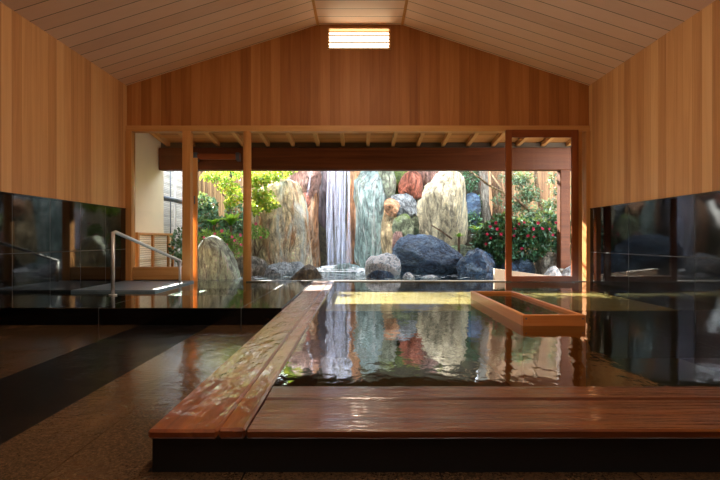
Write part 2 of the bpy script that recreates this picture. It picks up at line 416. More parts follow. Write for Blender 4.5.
# wooden rim of the main bath
rim = empty('bath_rim', (RO+.3, RF0+.2, FL), 'wet reddish wooden rim boards bordering the big steaming indoor bath', 'bath rim')
def boards(parent, name, mat, xs, ys, z0, z1, n, along, gap=.004):
    for i in range(n):
        q = MB()
        if along == 'y':
            a0 = xs[0]+(xs[1]-xs[0])*i/n+gap/2; a1 = xs[0]+(xs[1]-xs[0])*(i+1)/n-gap/2
            q.box(a0, a1, ys[0], ys[1], z0, z1, .006)
        else:
            a0 = ys[0]+(ys[1]-ys[0])*i/n+gap/2; a1 = ys[0]+(ys[1]-ys[0])*(i+1)/n-gap/2
            q.box(xs[0], xs[1], a0, a1, z0, z1-(.004 if i % 2 else 0), .006)
        q.build(name, mat, parent)
q = MB(); q.box(RO, RO+.215, RF0, YF-.06, -.03, 0, .008); q.build('side_board', M['rim_y'], rim)
q = MB(); q.box(RO+.219, RI, RF0, YF-.06, -.03, .004, .008); q.build('side_board', M['rim_y'], rim)
boards(rim, 'front_board', M['rim_x'], (RI+.003, XR-.015), (RF0, RF1), -.03, 0, 3, 'x')
q = MB(); q.box(RO+.012, RI-.01, RF0+.012, YF-.06, -.62, -.03); q.box(RI-.01, XR-.014, RF0+.012, RF1-.01, -.62, -.03)
q.build('curb', plain('backlit_dark_timber', '#0a0603', .6), rim)  # near-black base colour stands in for shade on the backlit front face

# sill / threshold under the garden opening
# ------------------------------------------------------------------ garden-side window wall
w1 = st(empty('window_1', (0, YF, -.1)))
FY0, FY1 = YF-.05, YF+.08
def pxbox(q, px0, px1, py0, py1, D, y0, y1, b=.003):
    a = at(px0, py1, D); c = at(px1, py0, D); q.box(a.x, c.x, y0, y1, a.z, c.z, b)
q = MB(); pxbox(q, 127.5, 588.5, 126.3, 132, YF, FY0, FY1); q.build('header', M['frame_h'], w1)
q = MB(); q.box(XL, XL+.085, FY0, FY1, -.6, at(0, 132, YF).z, .003); q.build('jamb', M['frame'], w1)
q = MB(); q.box(XR-.06, XR, FY0, FY1, -.6, at(0, 132, YF).z, .003); q.build('jamb', M['frame'], w1)
q = MB(); q.box(at(247, 0, YF).x, XR-.06, FY0-.02, FY1, -.62, .004, .003); q.build('threshold', M['sill'], w1)
q = MB(); q.box(at(184, 0, YF).x, at(247, 0, YF).x, FY0, FY1, -.62, -.11, .003); q.build('threshold', M['black'], w1)
q = MB(); pxbox(q, 183.5, 191.5, 132, 292, YF, YF-.05, YF+.07); q.build('post', M['frame'], w1)
q = MB(); a = at(247.3, 132, YF); q.tube([(a.x, YF, -.3), (a.x, YF, a.z)], .058, 20); q.build('post', M['frame'], w1)
q = MB(); pxbox(q, 576.5, 581, 132, 284, YF, YF-.04, YF+.05); q.build('post', M['frame'], w1)
# fixed bay with a low sill board
w2 = st(empty('window_2', (at(158, 0, YF).x, YF, 0)))
q = MB(); pxbox(q, 134, 183.5, 267, 279.5, YF, YF-.03, YF+.05); q.build('sill_board', M['frame_h'], w2)
q = MB(); pxbox(q, 134, 183.5, 279.5, 300, YF, YF-.02, YF+.05); q.build('kick_panel', M['black'], w2)
q = MB(); pxbox(q, 134, 183.5, 132, 267, YF, YF+.005, YF+.011, 0)
mg, nt, out = newmat('clear_glass'); g = G(nt); fr = g.n('ShaderNodeFresnel'); fr.inputs[0].default_value = 1.45
tr = g.n('ShaderNodeBsdfTransparent'); tr.inputs[0].default_value = (.97, .985, .98, 1); gl = g.n('ShaderNodeBsdfGlossy'); gl.inputs['Roughness'].default_value = .01
mx = g.n('ShaderNodeMixShader'); g.l(fr.outputs[0], mx.inputs[0]); g.l(tr.outputs[0], mx.inputs[1]); g.l(gl.outputs[0], mx.inputs[2]); g.l(mx.outputs[0], out.inputs[0])
M['glass'] = mg
q.build('pane', mg, w2)
# sliding glass door on the right, half open
d1 = st(empty('door_1', (at(542, 0, YF).x, YF-.02, 0)))
DY = YF-.085
q = MB(); pxbox(q, 505.5, 511.5, 130, 281, DY, DY-.02, DY+.02); q.build('stile', M['door'], d1)
q = MB(); pxbox(q, 571.5, 578, 130, 281, DY, DY-.02, DY+.02); q.build('stile', M['door'], d1)
q = MB(); pxbox(q, 511.5, 571.5, 130, 137.5, DY, DY-.02, DY+.02); q.build('rail', M['door_h'], d1)
q = MB(); pxbox(q, 511.5, 571.5, 276, 281.5, DY, DY-.02, DY+.02); q.build('rail', M['door_h'], d1)
q = MB(); pxbox(q, 511.5, 571.5, 137.5, 276, DY, DY-.003, DY+.003, 0); q.build('pane', mg, d1)
# slim leading edge of the door leaf stacked at the left post
d2 = st(empty('door_2', (at(195.5, 0, YF).x, YF+.1, -.05)))
q = MB(); pxbox(q, 192.8, 197.5, 158, 288, YF+.15, YF+.13, YF+.17); q.build('stile', M['frame'], d2)
q = MB(); a = at(195, 200, YF+.13); q.tube([a+Vector((0, -.015, .06)), a+Vector((0, -.015, -.06))], .008); q.build('handle', M['pipe_dark'], d2)
# top track bar across the left open bay
tb = empty('hanging_bar', (at(217, 157, 8.0).x, 8.0, at(0, 157, 8.0).z), 'brown wooden bar hung level below rafters in the left open bay', 'bar')
q = MB(); q.box(at(194, 0, 8).x, at(240, 0, 8).x, 7.97, 8.03, at(0, 159.5, 8).z, at(0, 154, 8).z, .006); q.build('bar', M['door_h'], tb)
for px in (196, 238):
    q = MB(); a = at(px, 157, 8.0); q.box(a.x-.03, a.x+.03, 7.955, 8.10, a.z-.06, a.z+.07, .005); q.build('bracket', M['pipe_dark'], tb)

# glowing louvre high in the gable
vt = empty('louvre_vent', ((VX0+VX1)/2, YF, VZ0), 'glowing slatted louvre set high in the wooden gable', 'vent')
q = MB(); fw = .012
q.box(VX0-fw, VX1+fw, YF-.012, YF+.13, VZ1-fw, VZ1+.012); q.box(VX0-fw, VX1+fw, YF-.012, YF+.13, VZ0-fw, VZ0+fw)
q.box(VX0-fw, VX0+fw, YF-.012, YF+.13, VZ0, VZ1); q.box(VX1-fw, VX1+fw, YF-.012, YF+.13, VZ0, VZ1); q.build('vent_frame', M['frame_h'], vt)
q = MB(); q.box(VX0, VX1, YF+.11, YF+.125, VZ0, VZ1); q.build('light_panel', M['glow'], vt)
for i in range(5):
    z = VZ0+.045+i*.0495
    q = MB(); q.box(VX0+fw, VX1-fw, YF+.0, YF+.012, z-.009, z+.009, .002); q.build('slat', M['slat'], vt)

# ------------------------------------------------------------------ eave over the terrace
ev = empty('eave_roof', (0, 8.2, 1.78), 'wooden eave with exposed rafters and a deep dark beam outside the opening', 'eave')
def rz(y): return 2.19-.115*(y-8.2)
bx0, bx1 = -3.41, 4.3
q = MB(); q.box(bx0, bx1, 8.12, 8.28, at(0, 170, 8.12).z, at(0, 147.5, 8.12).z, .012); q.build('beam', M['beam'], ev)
y0, y1 = YF+.141, 8.62
q = MB(); v = [(bx0, y0, rz(y0)+.07), (bx1, y0, rz(y0)+.07), (bx1, y1, rz(y1)+.07), (bx0, y1, rz(y1)+.07)]
v += [(a, b_, c+.03) for a, b_, c in v]; q.add(v, [(0,1,2,3),(4,7,6,5),(0,4,5,1),(1,5,6,2),(2,6,7,3),(3,7,4,0)]); q.build('sheathing', M['sheath'], ev)
q = MB(); v = [(bx0, y0, rz(y0)+.105), (bx1, y0, rz(y0)+.105), (bx1, y1+.04, rz(y1)+.10), (bx0, y1+.04, rz(y1)+.10)]
v += [(a, b_, c+.04) for a, b_, c in v]; q.add(v, [(0,1,2,3),(4,7,6,5),(0,4,5,1),(1,5,6,2),(2,6,7,3),(3,7,4,0)]); q.build('roof_cover', plain('dark_roof_sheet', '#3c3a38', .6), ev)
q = MB(); q.box(bx0, bx1, 8.22, 8.25, at(0, 147.5, 8.12).z, rz(8.25)+.069); q.build('infill_board', plain('grey_infill', '#6d675c', .8), ev)
raf = None
for k in range(-5, 14):
    x = -1.57+.427*k+.0
    if x < bx0+.05: continue
    if raf is None:
        q = MB(); w = .03
        v = [(x-w, y0, rz(y0)), (x+w, y0, rz(y0)), (x+w, y1, rz(y1)), (x-w, y1, rz(y1))]
        v += [(a, b_, c+.069) for a, b_, c in v]; q.add(v, [(0,1,2,3),(4,7,6,5),(0,4,5,1),(1,5,6,2),(2,6,7,3),(3,7,4,0)])
        raf = q.build('rafter', M['rafter'], ev); rx0 = x
    else:
        r2 = raf.copy(); COL.objects.link(r2); r2.parent = ev; r2.location = (x-rx0, 0, 0)
q = MB(); a = at(558.5, 266, 8.2); c = at(568.5, 170, 8.2); q.box(a.x, c.x, 8.12, 8.28, .1, c.z, .012); q.build('post', M['beam'], ev)
q = MB(); q.box(a.x-.05, c.x+.05, 8.05, 8.35, -.05, .1, .03); q.build('footing_stone', M['gravel'], ev)
q = MB(); q.box(4.1, 4.28, 8.12, 8.28, -.5, 1.8, .012); q.build('post', M['beam'], ev)

# outer plaster wing wall on the left
q = MB(); q.box(-3.56, -3.42, YF+.14, 8.36, -.5, 2.5); st(q.build('wall_outer', M['plaster']))
# low bamboo screen along it
bs = empty('bamboo_screen', (-3.38, 8.0, .1), 'low cream bamboo lattice screen outside the left glass bay', 'screen')
X_ = -3.40; s0 = .38; 
def zpx(px, py): D = X_*F/(px-CX); return EYE+(CY-py)*D/F
ys = [abs(X_)*F/(CX-p) for p in (137, 152, 167.5, 172)]
zt = zpx(137, 233); zb = .1
q = MB(); q.box(X_-.012, X_+.0, ys[0], ys[-1], zb, zt-.01); q.build('slat_panel', M['bam_hw'], bs)
for y in ys:
    q = MB(); q.box(X_-.015, X_+.03, y-.028, y+.028, zb-.2, zt-.03, .004); q.build('upright', M['frame'], bs)
q = MB(); q.box(X_-.015, X_+.035, ys[0]-.04, ys[-1]+.04, zt-.03, zt+.01, .004); q.build('top_rail', M['frame_h'], bs)

# bamboo fences
q = MB(); q.box(-3.80, -3.74, 8.4, 11.1, -.3, 2.45)
f1 = q.build('bamboo_fence', M['bam_h'], None, (-3.77, 9.8, -.3)); tag(f1, 'pale white split bamboo fence along the left edge of the garden', 'fence')
q = MB(); q.box(-3.74, -1.9, 11.0, 11.06, -.1, 2.45); f2 = q.build('bamboo_fence', M['bam_v'], None, (-2.8, 11.03, -.1)); tag(f2, 'tan bamboo pole fence behind the yellow green maple at left', 'fence')
q = MB(); q.box(3.5, 8.0, 13.4, 13.46, -.1, 3.5); f3 = q.build('bamboo_fence', M['bam_vr'], None, (5.2, 13.43, -.1)); tag(f3, 'warm ochre bamboo pole fence behind the right hand trees', 'fence')
q = MB(); q.box(7.94, 8.0, 7.2, 13.4, -.1, 3.4); f4 = q.build('bamboo_fence', bamboo('side_bamboo', ['#5c4026', '#80603c', '#9a7850'], 1, .05, 2), None, (7.97, 10.3, -.1)); tag(f4, 'ochre bamboo fence closing the far right side of the garden', 'fence')
# pipes at the left fence
dp = MB(); a = at(175, 165, 8.9); dp.tube([(a.x, a.y, 2.6), (a.x, a.y, -.2)], .022); o = dp.build('downpipe', M['pipe_light'], None, (a.x, a.y, -.2)); tag(o, 'pale vertical pipe in front of the white bamboo fence', 'pipe')
dp = MB(); dp.tube([at(158, 197, 8.45), at(174, 200, 8.75), at(188, 203.5, 9.1)], .045, 14); o = dp.build('gutter_pipe', M['pipe_dark'], None, at(174, 200, 8.75)); tag(o, 'dark grey sloping pipe crossing the white bamboo fence', 'pipe')
dp = MB(); a = at(170.5, 0, 9.0); dp.tube([(a.x, a.y, 2.6), (a.x, a.y, -.12)], .012); o = dp.build('fence_strut', M['pipe_dark'], None, at(170.5, 240, 9.0)); tag(o, 'thin dark upright rod against the white bamboo fence', 'rod')

# ------------------------------------------------------------------ left bath of black stone
lb = empty('stone_bath', (-2, LB, FL), 'black polished stone bath edge at left, low and wet', 'bath')
ZS = .014; YI = 4.93
q = MB(); q.box(XL+.014, RO-.003, LB, YI, FL-.3, ZS, .004); q.build('front_slab', M['black'], lb)
q = MB(); q.box(-1.28, RO-.003, YI+.002, YF-.07, -.5, ZS-.004, .004); q.build('side_slab', M['black'], lb)
q = MB(); q.box(XL+.014, -1.28, YI, YF-.05, -.5, -.2); q.build('bottom', plain('tan_bath_bottom', '#a39168', .7, var=.3, scale=6), lb)
q = MB(); q.box(XL+.014, -2.35, 5.5, YF-.06, -.2, .012, .004); q.build('step', plain('blue_grey_step_stone', '#74889a', .3, var=.3), lb)
q = MB(); q.box(-2.345, -2.0, YI+.01, 6.3, -.2, -.075, .004); q.build('step', plain('grey_step_stone', '#46525a', .25, var=.3), lb)

# handrail
hr = empty('handrail', (-2.54, 4.95, 0), 'steel handrail sloping down into the black stone bath', 'handrail')
p0 = at(113, 232, 4.95); p1 = at(180, 260, 6.6)
q = MB(); q.tube([p0+Vector((-.0, 0, -.012)), p0+Vector((.0, .05, .0)), p0+(p1-p0)*.5, p1-Vector((0, .05, 0)), p1+Vector((0, .0, -.012))], .019, 12); q.build('rail', M['steel'], hr)
q = MB(); q.tube([(p0.x, p0.y, ZS-.03), (p0.x, p0.y, p0.z)], .018, 12); q.build('post', M['steel'], hr)
q = MB(); q.tube([(p1.x, p1.y, -.2), (p1.x, p1.y, p1.z)], .018, 12); q.build('post', M['steel'], hr)
q = MB(); q.tube([(p0.x, p0.y, ZS), (p0.x, p0.y, ZS+.012)], .04, 16); q.build('foot_flange', M['steel'], hr)

# wooden frame standing in the water at right
tf = empty('wooden_trough', (1.34, 4.0, -.5), 'open rectangular cypress frame rising from the bath water at right', 'trough')
zt = .07; th = .034; x0, x1, yy0, yy1 = 1.12, 1.554, 3.30, 4.86
tm2 = wood('trough_wood_cross', ['#a55c28', '#c97c3e', '#dc9a5a'], 2, 5.0, 0, .35, grain=.9)
q = MB(); q.box(x0, x1, yy0, yy0+th, -.5, zt, .004); q.build('front_board', tm2, tf)
q = MB(); q.box(x0, x1, yy1-th, yy1, -.5, zt, .004); q.build('back_board', tm2, tf)
q = MB(); q.box(x0, x0+th, yy0+th, yy1-th, -.5, zt-.001, .004); q.build('side_board', M['trough'], tf)
q = MB(); q.box(x1-th, x1, yy0+th, yy1-th, -.5, zt-.001, .004); q.build('side_board', M['trough'], tf)
for x in (x0+.022, x1-.022):
    q = MB(); q.tube([(x, yy0-.003, .045), (x, yy0+.005, .045)], .006, 10); q.build('peg', M['pipe_dark'], tf)

# ------------------------------------------------------------------ water
WZ = -.006
def plane(name, x0, x1, y0, y1, z, mat, label, cat, n=1):
    q = MB(); q.add([(x0, y0, z), (x1, y0, z), (x1, y1, z), (x0, y1, z)], [(0, 1, 2, 3)])
    o = q.build(name, mat); return tag(o, label, cat, None, 'stuff')
M['water'] = watermat('bath_water', '#ccd0bc', 2.3, ((1.3, .0045), (9, .002)), .03, (1, .6, 1), strength=1.0)
M['water_l'] = watermat('left_bath_water', '#d6e6e0', 1.5, ((2, .002),), .01, strength=1.0)
M['water_o'] = watermat('garden_water', '#cfe6ea', 1.4, ((6, .012), (20, .004)), .03, strength=1.0, foam=('#dff0f4', 5, .5, .5))
plane('bath_water', RI-.001, XR-.011, RF1-.002, YF-.07, WZ, M['water'], 'dark mirror like hot water filling the big indoor bath', 'water')
plane('bath_water', XL+.013, -1.28, YI, YF+.1, -.012, M['water_l'], 'clear shallow water in the black stone bath at left', 'water')

mh, nt, out = newmat('steam'); g = G(nt)
tc = g.n('ShaderNodeTexCoord'); sp = g.n('ShaderNodeSeparateXYZ'); g.l(tc.outputs['Object'], sp.inputs[0])
nz = g.noise(g.coord((1, .8, 1.3)), 1.5, 3, .55, .6)
d_ = g.math('MULTIPLY', g.ramp(nz, [(.42, 0.0), (.68, 1.0)]), g.math('MAXIMUM', g.math('SUBTRACT', 1.0, g.math('DIVIDE', sp.outputs[2], .85)), 0.0))
d_ = g.math('MULTIPLY', d_, g.math('MINIMUM', g.math('MAXIMUM', g.math('DIVIDE', g.math('SUBTRACT', sp.outputs[0], 1.9), 1.1), 0.0), 1.0))
vs = g.n('ShaderNodeVolumeScatter'); vs.inputs['Anisotropy'].default_value = .3; vs.inputs['Color'].default_value = (.93, .97, 1, 1)
g.l(g.math('MULTIPLY', d_, .13), vs.inputs['Density']); g.l(vs.outputs[0], out.inputs['Volume'])
q = MB(); q.box(1.9, XR-.02, 2.3, YF-.12, .012, .9); o = q.build('steam', mh); tag(o, 'thin white steam drifting over the hot water by the right wall', 'steam', None, 'stuff')
plane('trough_water', x0+th, x1-th, yy0+th, yy1-th, .046, M['water'], 'still dark water held inside the open rectangular wooden frame', 'water')
# garden ground + pond
q = MB(); q.box(-4.5, 8.4, 11.9, 14, -1, -.02); q.box(-4.5, 8.4, 7.0, 11.9, -1, -.42)
q.box(2.15, 8.4, 7.6, 11.9, -.42, -.06); q.box(-4.5, -3.0, 7.0, 11.9, -.42, -.08)
st(q.build('garden_ground', M['soil']))
q = MB(); q.add([(-3.0, YF+.07, -.40), (2.15, YF+.07, -.40), (2.15, 11.9, -.4), (-3, 11.9, -.4)], [(0, 1, 2, 3)])
o = q.build('pond_bed', plain('pond_pebbles', '#7f9a98', .8, var=.5, scale=14)); st(o)
plane('pond_water', -3.0, 2.15, YF+.1, 11.9, -.03, M['water_o'], 'pale blue green water of the garden pond below the waterfall', 'water')
q = MB(); q.box(2.9, 4.6, 6.99, 7.95, -.42, -.02); o = q.build('gravel_bed', M['gravel']); st(o)

# ------------------------------------------------------------------ rocks
def rock(label, pts, D, T, mat, seed=0, amp=.05, group='rockery boulders', res=(72, 40), freq=2.2, vert=1.0, cat='boulder', name='boulder', flat=3.2, tilt=0):
    """closed boulder whose front silhouette follows pts (photo pixels at depth D) with real thickness 2T"""
    P = [at(x, y, D) for x, y in pts]
    c = sum(P, Vector())/len(P); n = len(P); P = [c+(p-c)*1.07 for p in P]; T = T*DT(D)/D; D = DT(D)
    # radial outline
    def smooth(Q):
        R = []
        for i in range(len(Q)):
            a, b_ = Q[i], Q[(i+1) % len(Q)]; R += [a*.75+b_*.25, a*.25+b_*.75]
        return R
    Q = smooth(P); L = [0]
    for i in range(len(Q)): L.append(L[-1]+(Q[(i+1) % len(Q)]-Q[i]).length)
    tot = L[-1]; NU, NV = res; ring = []
    j = 0
    for k in range(NU):
        d = tot*k/NU
        while L[j+1] < d: j += 1
        t = (d-L[j])/max(1e-9, L[j+1]-L[j]); ring.append(Q[j]*(1-t)+Q[(j+1) % len(Q)]*t)
    v = []; f = []
    so = Vector((seed*13.1, seed*7.7, seed*3.3))
    size = max((p-c).length for p in P)
    for i in range(1, NV):
        ph = PI*i/NV; s = math.sin(ph); co = math.cos(ph)
        sr = abs(s)**(2/flat); cy = (abs(co)**(2/flat))*(1 if co > 0 else -1)
        for k in range(NU):
            p = c+(ring[k]-c)*sr; p.y = D-T*cy+tilt*(p.z-c.z)
            v.append(p)
    v.append(Vector((c.x, D-T, c.z))); v.append(Vector((c.x, D+T, c.z)))
    out = []
    for p in v:
        d = Vector((p.x-c.x, (p.y-D)*size/T*.7, p.z-c.z)); d = d.normalized() if d.length > 0 else Vector((0, -1, 0))
        w = Vector((p.x, p.y, p.z*vert))*freq+so
        h = noise.fractal(w, .8, 2.1, 5)
        r = 1-abs(noise.noise(w*.8+so))*2.2
        cell = noise.voronoi(w*.9)[0]; cr = cell[0]-.3
        a = amp*min(1.0, size*2.2)
        e = 1.0 - .55*abs(d.y < .35 and d.y > -.35)   # keep the silhouette truer
        out.append(p+d*(h*a*1.3+r*a*.45+cr*a*1.1+noise.noise(w*5)*a*.35+(noise.ridged_multi_fractal(Vector((w.x*2.2, w.y*2.2, w.z*1.3)), .9, 2.0, 4, 1.0, 2.0)-1.2)*a*.55)*e)
    rs = random.Random(seed*97+5)
    for _ in range(7 if seed == 1 else 15):
        nv = Vector((rs.gauss(0, .55), -abs(rs.gauss(.8, .35)), rs.gauss(.1, .5)*(1.0 if vert == 1 else .5))).normalized()
        mxd = max((p-c).dot(nv) for p in out); lim = mxd*rs.uniform(.6, .9)
        for a_, p in enumerate(out):
            dd = (p-c).dot(nv)-lim
            if dd > 0: out[a_] = p-nv*dd*.85
    for i in range(NV-2):
        for k in range(NU):
            k2 = (k+1) % NU; f.append((i*NU+k, i*NU+k2, (i+1)*NU+k2, (i+1)*NU+k))
    m0 = len(out)-2
    for k in range(NU):
        k2 = (k+1) % NU; f.append((m0, k2, k)); f.append((m0+1, (NV-2)*NU+k, (NV-2)*NU+k2))
    q = MB(); q.add(out, f, True)
    o = q.build(name, mat, None, base(q)); return tag(o, label, cat, group)

R = {}
R['tan'] = rockmat('tan_orange_stone', ['#8a7c5c', '#ccbc94', '#f0e6cc'], 2.2, .5, .4, hue=(('#c07c3c', 1.3, .48, .25), ('#dfe6dc', 3.2, .55, .14), ('#5e584a', 4.5, .62, .12)))
R['pale'] = rockmat('pale_cream_stone', ['#94917a', '#c8c2a2', '#e8e2ca'], 2.5, .45, .45, hue=(('#a4b0a8', 2, .54, .4), ('#6c6648', 5, .62, .2)))
R['brown'] = rockmat('brown_cliff_stone', ['#6a4c38', '#b4835c', '#d8b48c'], 3.0, .3, .6, hue=(('#dccab4', 4, .55, .14), ('#74483e', 2, .52, .3)))
R['dark'] = rockmat('wet_purple_stone', ['#2e2a30', '#5b5058', '#7c7078'], 3.0, .25, .5, rough=.4, wet=.3)
R['blue'] = rockmat('blue_green_cliff_stone', ['#54706e', '#93b2b2', '#e0ecec'], 3.2, .35, .5, hue=(('#7e8c5c', 3, .55, .3), ('#e8f2f6', 5, .56, .12)), rough=.5)
R['slate'] = rockmat('dark_slate_stone', ['#20344e', '#446486', '#86a4bc'], 2.6, 2.2, .6, rough=.5, hue=(('#6b6a52', 2.2, .62, 1.5),))
R['navy'] = rockmat('blue_black_stone', ['#162a46', '#35608a', '#9cc0dc'], 4.5, 1.2, .6, rough=.35, wet=.4)
R['red'] = rockmat('salmon_red_stone', ['#96543f', '#cc8068', '#e6ae98'], 3.0, .7, .4)
R['pink'] = rockmat('dusty_pink_stone', ['#7c5a50', '#a8887e', '#c8b0a8'], 3.0, .6, .4)
R['mint'] = rockmat('pale_mint_stone', ['#8a9f8a', '#bccdb8', '#dbe4d4'], 3.0, .6, .4, moss='#7f9a40')
R['greyblue'] = rockmat('grey_blue_stone', ['#66727c', '#9aa7ae', '#c4ced2'], 3.0, 1, .45)
R['green'] = rockmat('grey_green_stone', ['#5e6c52', '#8d9c7c', '#b3bea0'], 3.0, 1, .45, moss='#6d8a3a')
R['orange'] = rockmat('orange_tan_stone', ['#b0794e', '#e0b088', '#f0d2b4'], 3.0, 1, .3)
R['marble'] = rockmat('white_veined_stone', ['#8a9aaa', '#eef3f6', '#ffffff'], 4.0, 1, .5, rough=.45)
R['grey'] = rockmat('weathered_grey_stone', ['#56564e', '#8f8d80', '#b5b2a4'], 3.0, 1, .5, hue=(('#b5896a', 2.5, .6, 1),))
R['stand'] = rockmat('lichen_green_stone', ['#8a9a86', '#b8c8b4', '#e4ece0'], 3.0, .4, .3, hue=(('#dfe2d4', 4, .6, .3),))
R['wedge'] = rockmat('brown_wedge_stone', ['#33291a', '#6e5b3c', '#92805a'], 4.0, 1, .5, rough=.5)
R['speck'] = rockmat('speckled_white_stone', ['#4a5660', '#94a4ae', '#e4ecf0'], 7.0, 1, .6, rough=.5, speck='#e8eef0')
R['moss'] = rockmat('mossy_stone', ['#2e3a1a', '#5f7a2e', '#9ab04a'], 6.0, 1, .4)

RK = [
 ('tall rounded tan boulder streaked orange left of the waterfall', [(262,272),(250,240),(248,214),(254,204),(264,192),(277,184),(288,182),(297,187),(303,202),(306,225),(309,250),(311,272)], 9.2, .42, 'tan', .07),
 ('dusty pink rock wedged high behind the tall tan boulder', [(288,185),(288,166),(300,158),(314,162),(318,178),(315,196),(306,202),(298,198)], 9.75, .3, 'pink', .06),
 ('small red stone beside the top right of the tall tan boulder', [(300,196),(306,192),(310,200),(307,209),(301,211)], 9.45, .1, 'red', .03),
 ('brown rugged cliff slab just left of the falling water', [(303,272),(303,235),(301,212),(307,196),(309,160),(316,158),(318,180),(317,230),(320,272)], 9.85, .3, 'brown', .09),
 ('dark wet purple rock face directly behind the falling water', [(312,274),(314,155),(356,155),(358,274)], 10.25, .25, 'dark', .06),
 ('narrow brown and cream rock column right of the falling water', [(346,272),(348,215),(350,158),(360,157),(363,200),(364,272)], 9.85, .22, 'brown', .07),
 ('pale blue green cliff rock right of the waterfall', [(356,268),(356,225),(354,190),(357,158),(372,158),(379,182),(385,205),(385,235),(383,266)], 9.7, .3, 'blue', .08),
 ('narrow tan rock slab between blue green cliff and round stones', [(381,264),(384,215),(386,200),(394,204),(397,225),(396,262)], 9.55, .2, 'tan', .05),
 ('pale mint green block high above the rounded orange stone', [(378,196),(377,172),(383,166),(393,168),(396,180),(394,198)], 9.8, .22, 'mint', .04),
 ('bright mossy green stone tucked between mint and red rocks', [(393,196),(392,172),(398,165),(406,168),(404,190)], 10.0, .2, 'moss', .04),
 ('salmon red boulder near the top of the rock wall', [(400,194),(399,184),(404,175),(413,171),(421,176),(423,188),(420,198),(408,199)], 9.75, .24, 'red', .05),
 ('dusty pink rock at the top just right of the salmon boulder', [(420,184),(419,168),(428,162),(440,163),(439,174),(428,184)], 9.9, .22, 'pink', .05),
 ('rounded orange tan stone left of the grey blue rock', [(386,216),(384,202),(390,197),(397,199),(401,208),(397,216)], 9.4, .14, 'orange', .02),
 ('grey blue rock below the salmon red boulder', [(394,214),(393,198),(404,194),(416,198),(421,206),(421,220),(408,222)], 9.6, .2, 'greyblue', .05),
 ('rounded grey green boulder left of centre in the rock wall', [(394,240),(394,222),(401,213),(409,214),(414,226),(411,242)], 9.35, .2, 'green', .04),
 ('green grey rock behind the rounded boulder beside the pale peak', [(406,242),(408,218),(418,210),(424,216),(421,242)], 9.6, .18, 'green', .05),
 ('small purple pink stone at the foot of the tan slab', [(393,278),(393,242),(394,231),(399,228),(403,234),(402,243),(403,278)], 9.25, .1, 'pink', .02),
 ('large pale cream peaked boulder right of the salmon rock', [(424,250),(423,235),(421,205),(428,192),(438,174),(447,168),(455,172),(463,183),(468,205),(473,228),(474,250)], 9.3, .38, 'pale', .07),
 ('big dark blue slate boulder low under the pale peaked boulder', [(398,284),(396,262),(398,244),(405,238),(424,238),(440,240),(453,249),(464,258),(468,272),(466,284)], 8.7, .4, 'slate', .06),
 ('grey green wedge rock behind the slate boulder on the right', [(446,262),(444,250),(456,246),(472,249),(480,258),(478,268)], 9.0, .2, 'green', .05),
 ('jagged blue black rock leaning up right of the slate boulder', [(456,286),(464,270),(470,258),(477,250),(486,254),(494,270),(495,286)], 8.25, .26, 'navy', .07),
 ('small blue stone at the water edge beside the pale board', [(483,286),(486,276),(490,272),(495,277),(496,286)], 7.75, .1, 'navy', .02),
 ('dark shaded rock under the pink flowering shrub', [(486,276),(484,250),(494,240),(508,242),(514,258),(512,278)], 8.9, .3, 'slate', .05),
 ('white veined boulder at the pond edge right of the cascade', [(366,280),(367,264),(371,258),(385,256),(397,259),(400,270),(396,282)], 8.4, .26, 'marble', .05),
 ('blue black stone in front of the white veined boulder', [(366,285),(367,276),(374,271),(388,271),(394,277),(393,285)], 7.9, .16, 'navy', .03),
 ('small white stone in the water before the slate boulder', [(402,284),(403,276),(408,272),(414,275),(416,284)], 8.0, .12, 'marble', .02),
 ('low whitish stone further right before the slate boulder', [(420,285),(422,277),(431,275),(440,278),(442,285)], 8.0, .12, 'marble', .02),
 ('lichen green upright standing stone in the left open bay', [(195,292),(196,268),(199,250),(206,240),(213,238),(221,243),(229,258),(235,275),(238,292)], 7.65, .3, 'stand', .04),
 ('weathered grey brown boulder behind the second left post', [(234,284),(235,266),(240,259),(253,257),(263,261),(266,272),(264,284)], 8.5, .28, 'grey', .04),
 ('speckled white and slate rock left of the brown wedge stone', [(264,284),(265,270),(270,264),(280,262),(290,265),(292,284)], 8.3, .22, 'speck', .06),
 ('speckled white rock behind the brown wedge stone', [(284,284),(286,268),(296,262),(306,266),(310,284)], 8.6, .22, 'speck', .06),
 ('brown pointed wedge stone at the pond edge beside the rim', [(284,286),(296,275),(307,265),(311,265),(318,274),(323,286)], 7.6, .2, 'wedge', .03),
 ('low dark stone between grey boulder and speckled rock', [(245,284),(250,277),(262,276),(270,284)], 7.9, .12, 'speck', .03),
 ('green splashed rock at the foot of the waterfall', [(318,282),(322,270),(336,266),(350,265),(360,268),(366,282)], 9.0, .28, 'blue', .05),
 ('round grey boulder outside the glass door', [(538,282),(538,264),(543,255),(551,252),(558,257),(560,282)], 8.4, .24, 'grey', .03),
 ('white slab stone leaning below the round grey boulder', [(541,284),(548,270),(553,266),(560,268),(562,284)], 7.7, .12, 'marble', .02),
 ('pale rock at the right edge of the glass door', [(560,284),(566,272),(574,266),(582,270),(584,284)], 7.9, .2, 'marble', .03),
 ('dark stone in the shade behind the lower door pane', [(512,280),(514,264),(522,257),(532,260),(538,280)], 8.6, .24, 'slate', .04),
 ('grey stone low behind the left door stile', [(500,282),(502,268),(510,262),(518,268),(520,282)], 8.3, .18, 'slate', .04),
 ('dark grey boulder behind the maple at the left', [(224,224),(226,205),(236,196),(248,200),(252,224)], 10.4, .3, 'slate', .05),
 ('small dark stone right of the pale peaked boulder', [(467,225),(467,198),(474,193),(480,203),(480,226)], 9.9, .2, 'slate', .04),
]
rocks = []
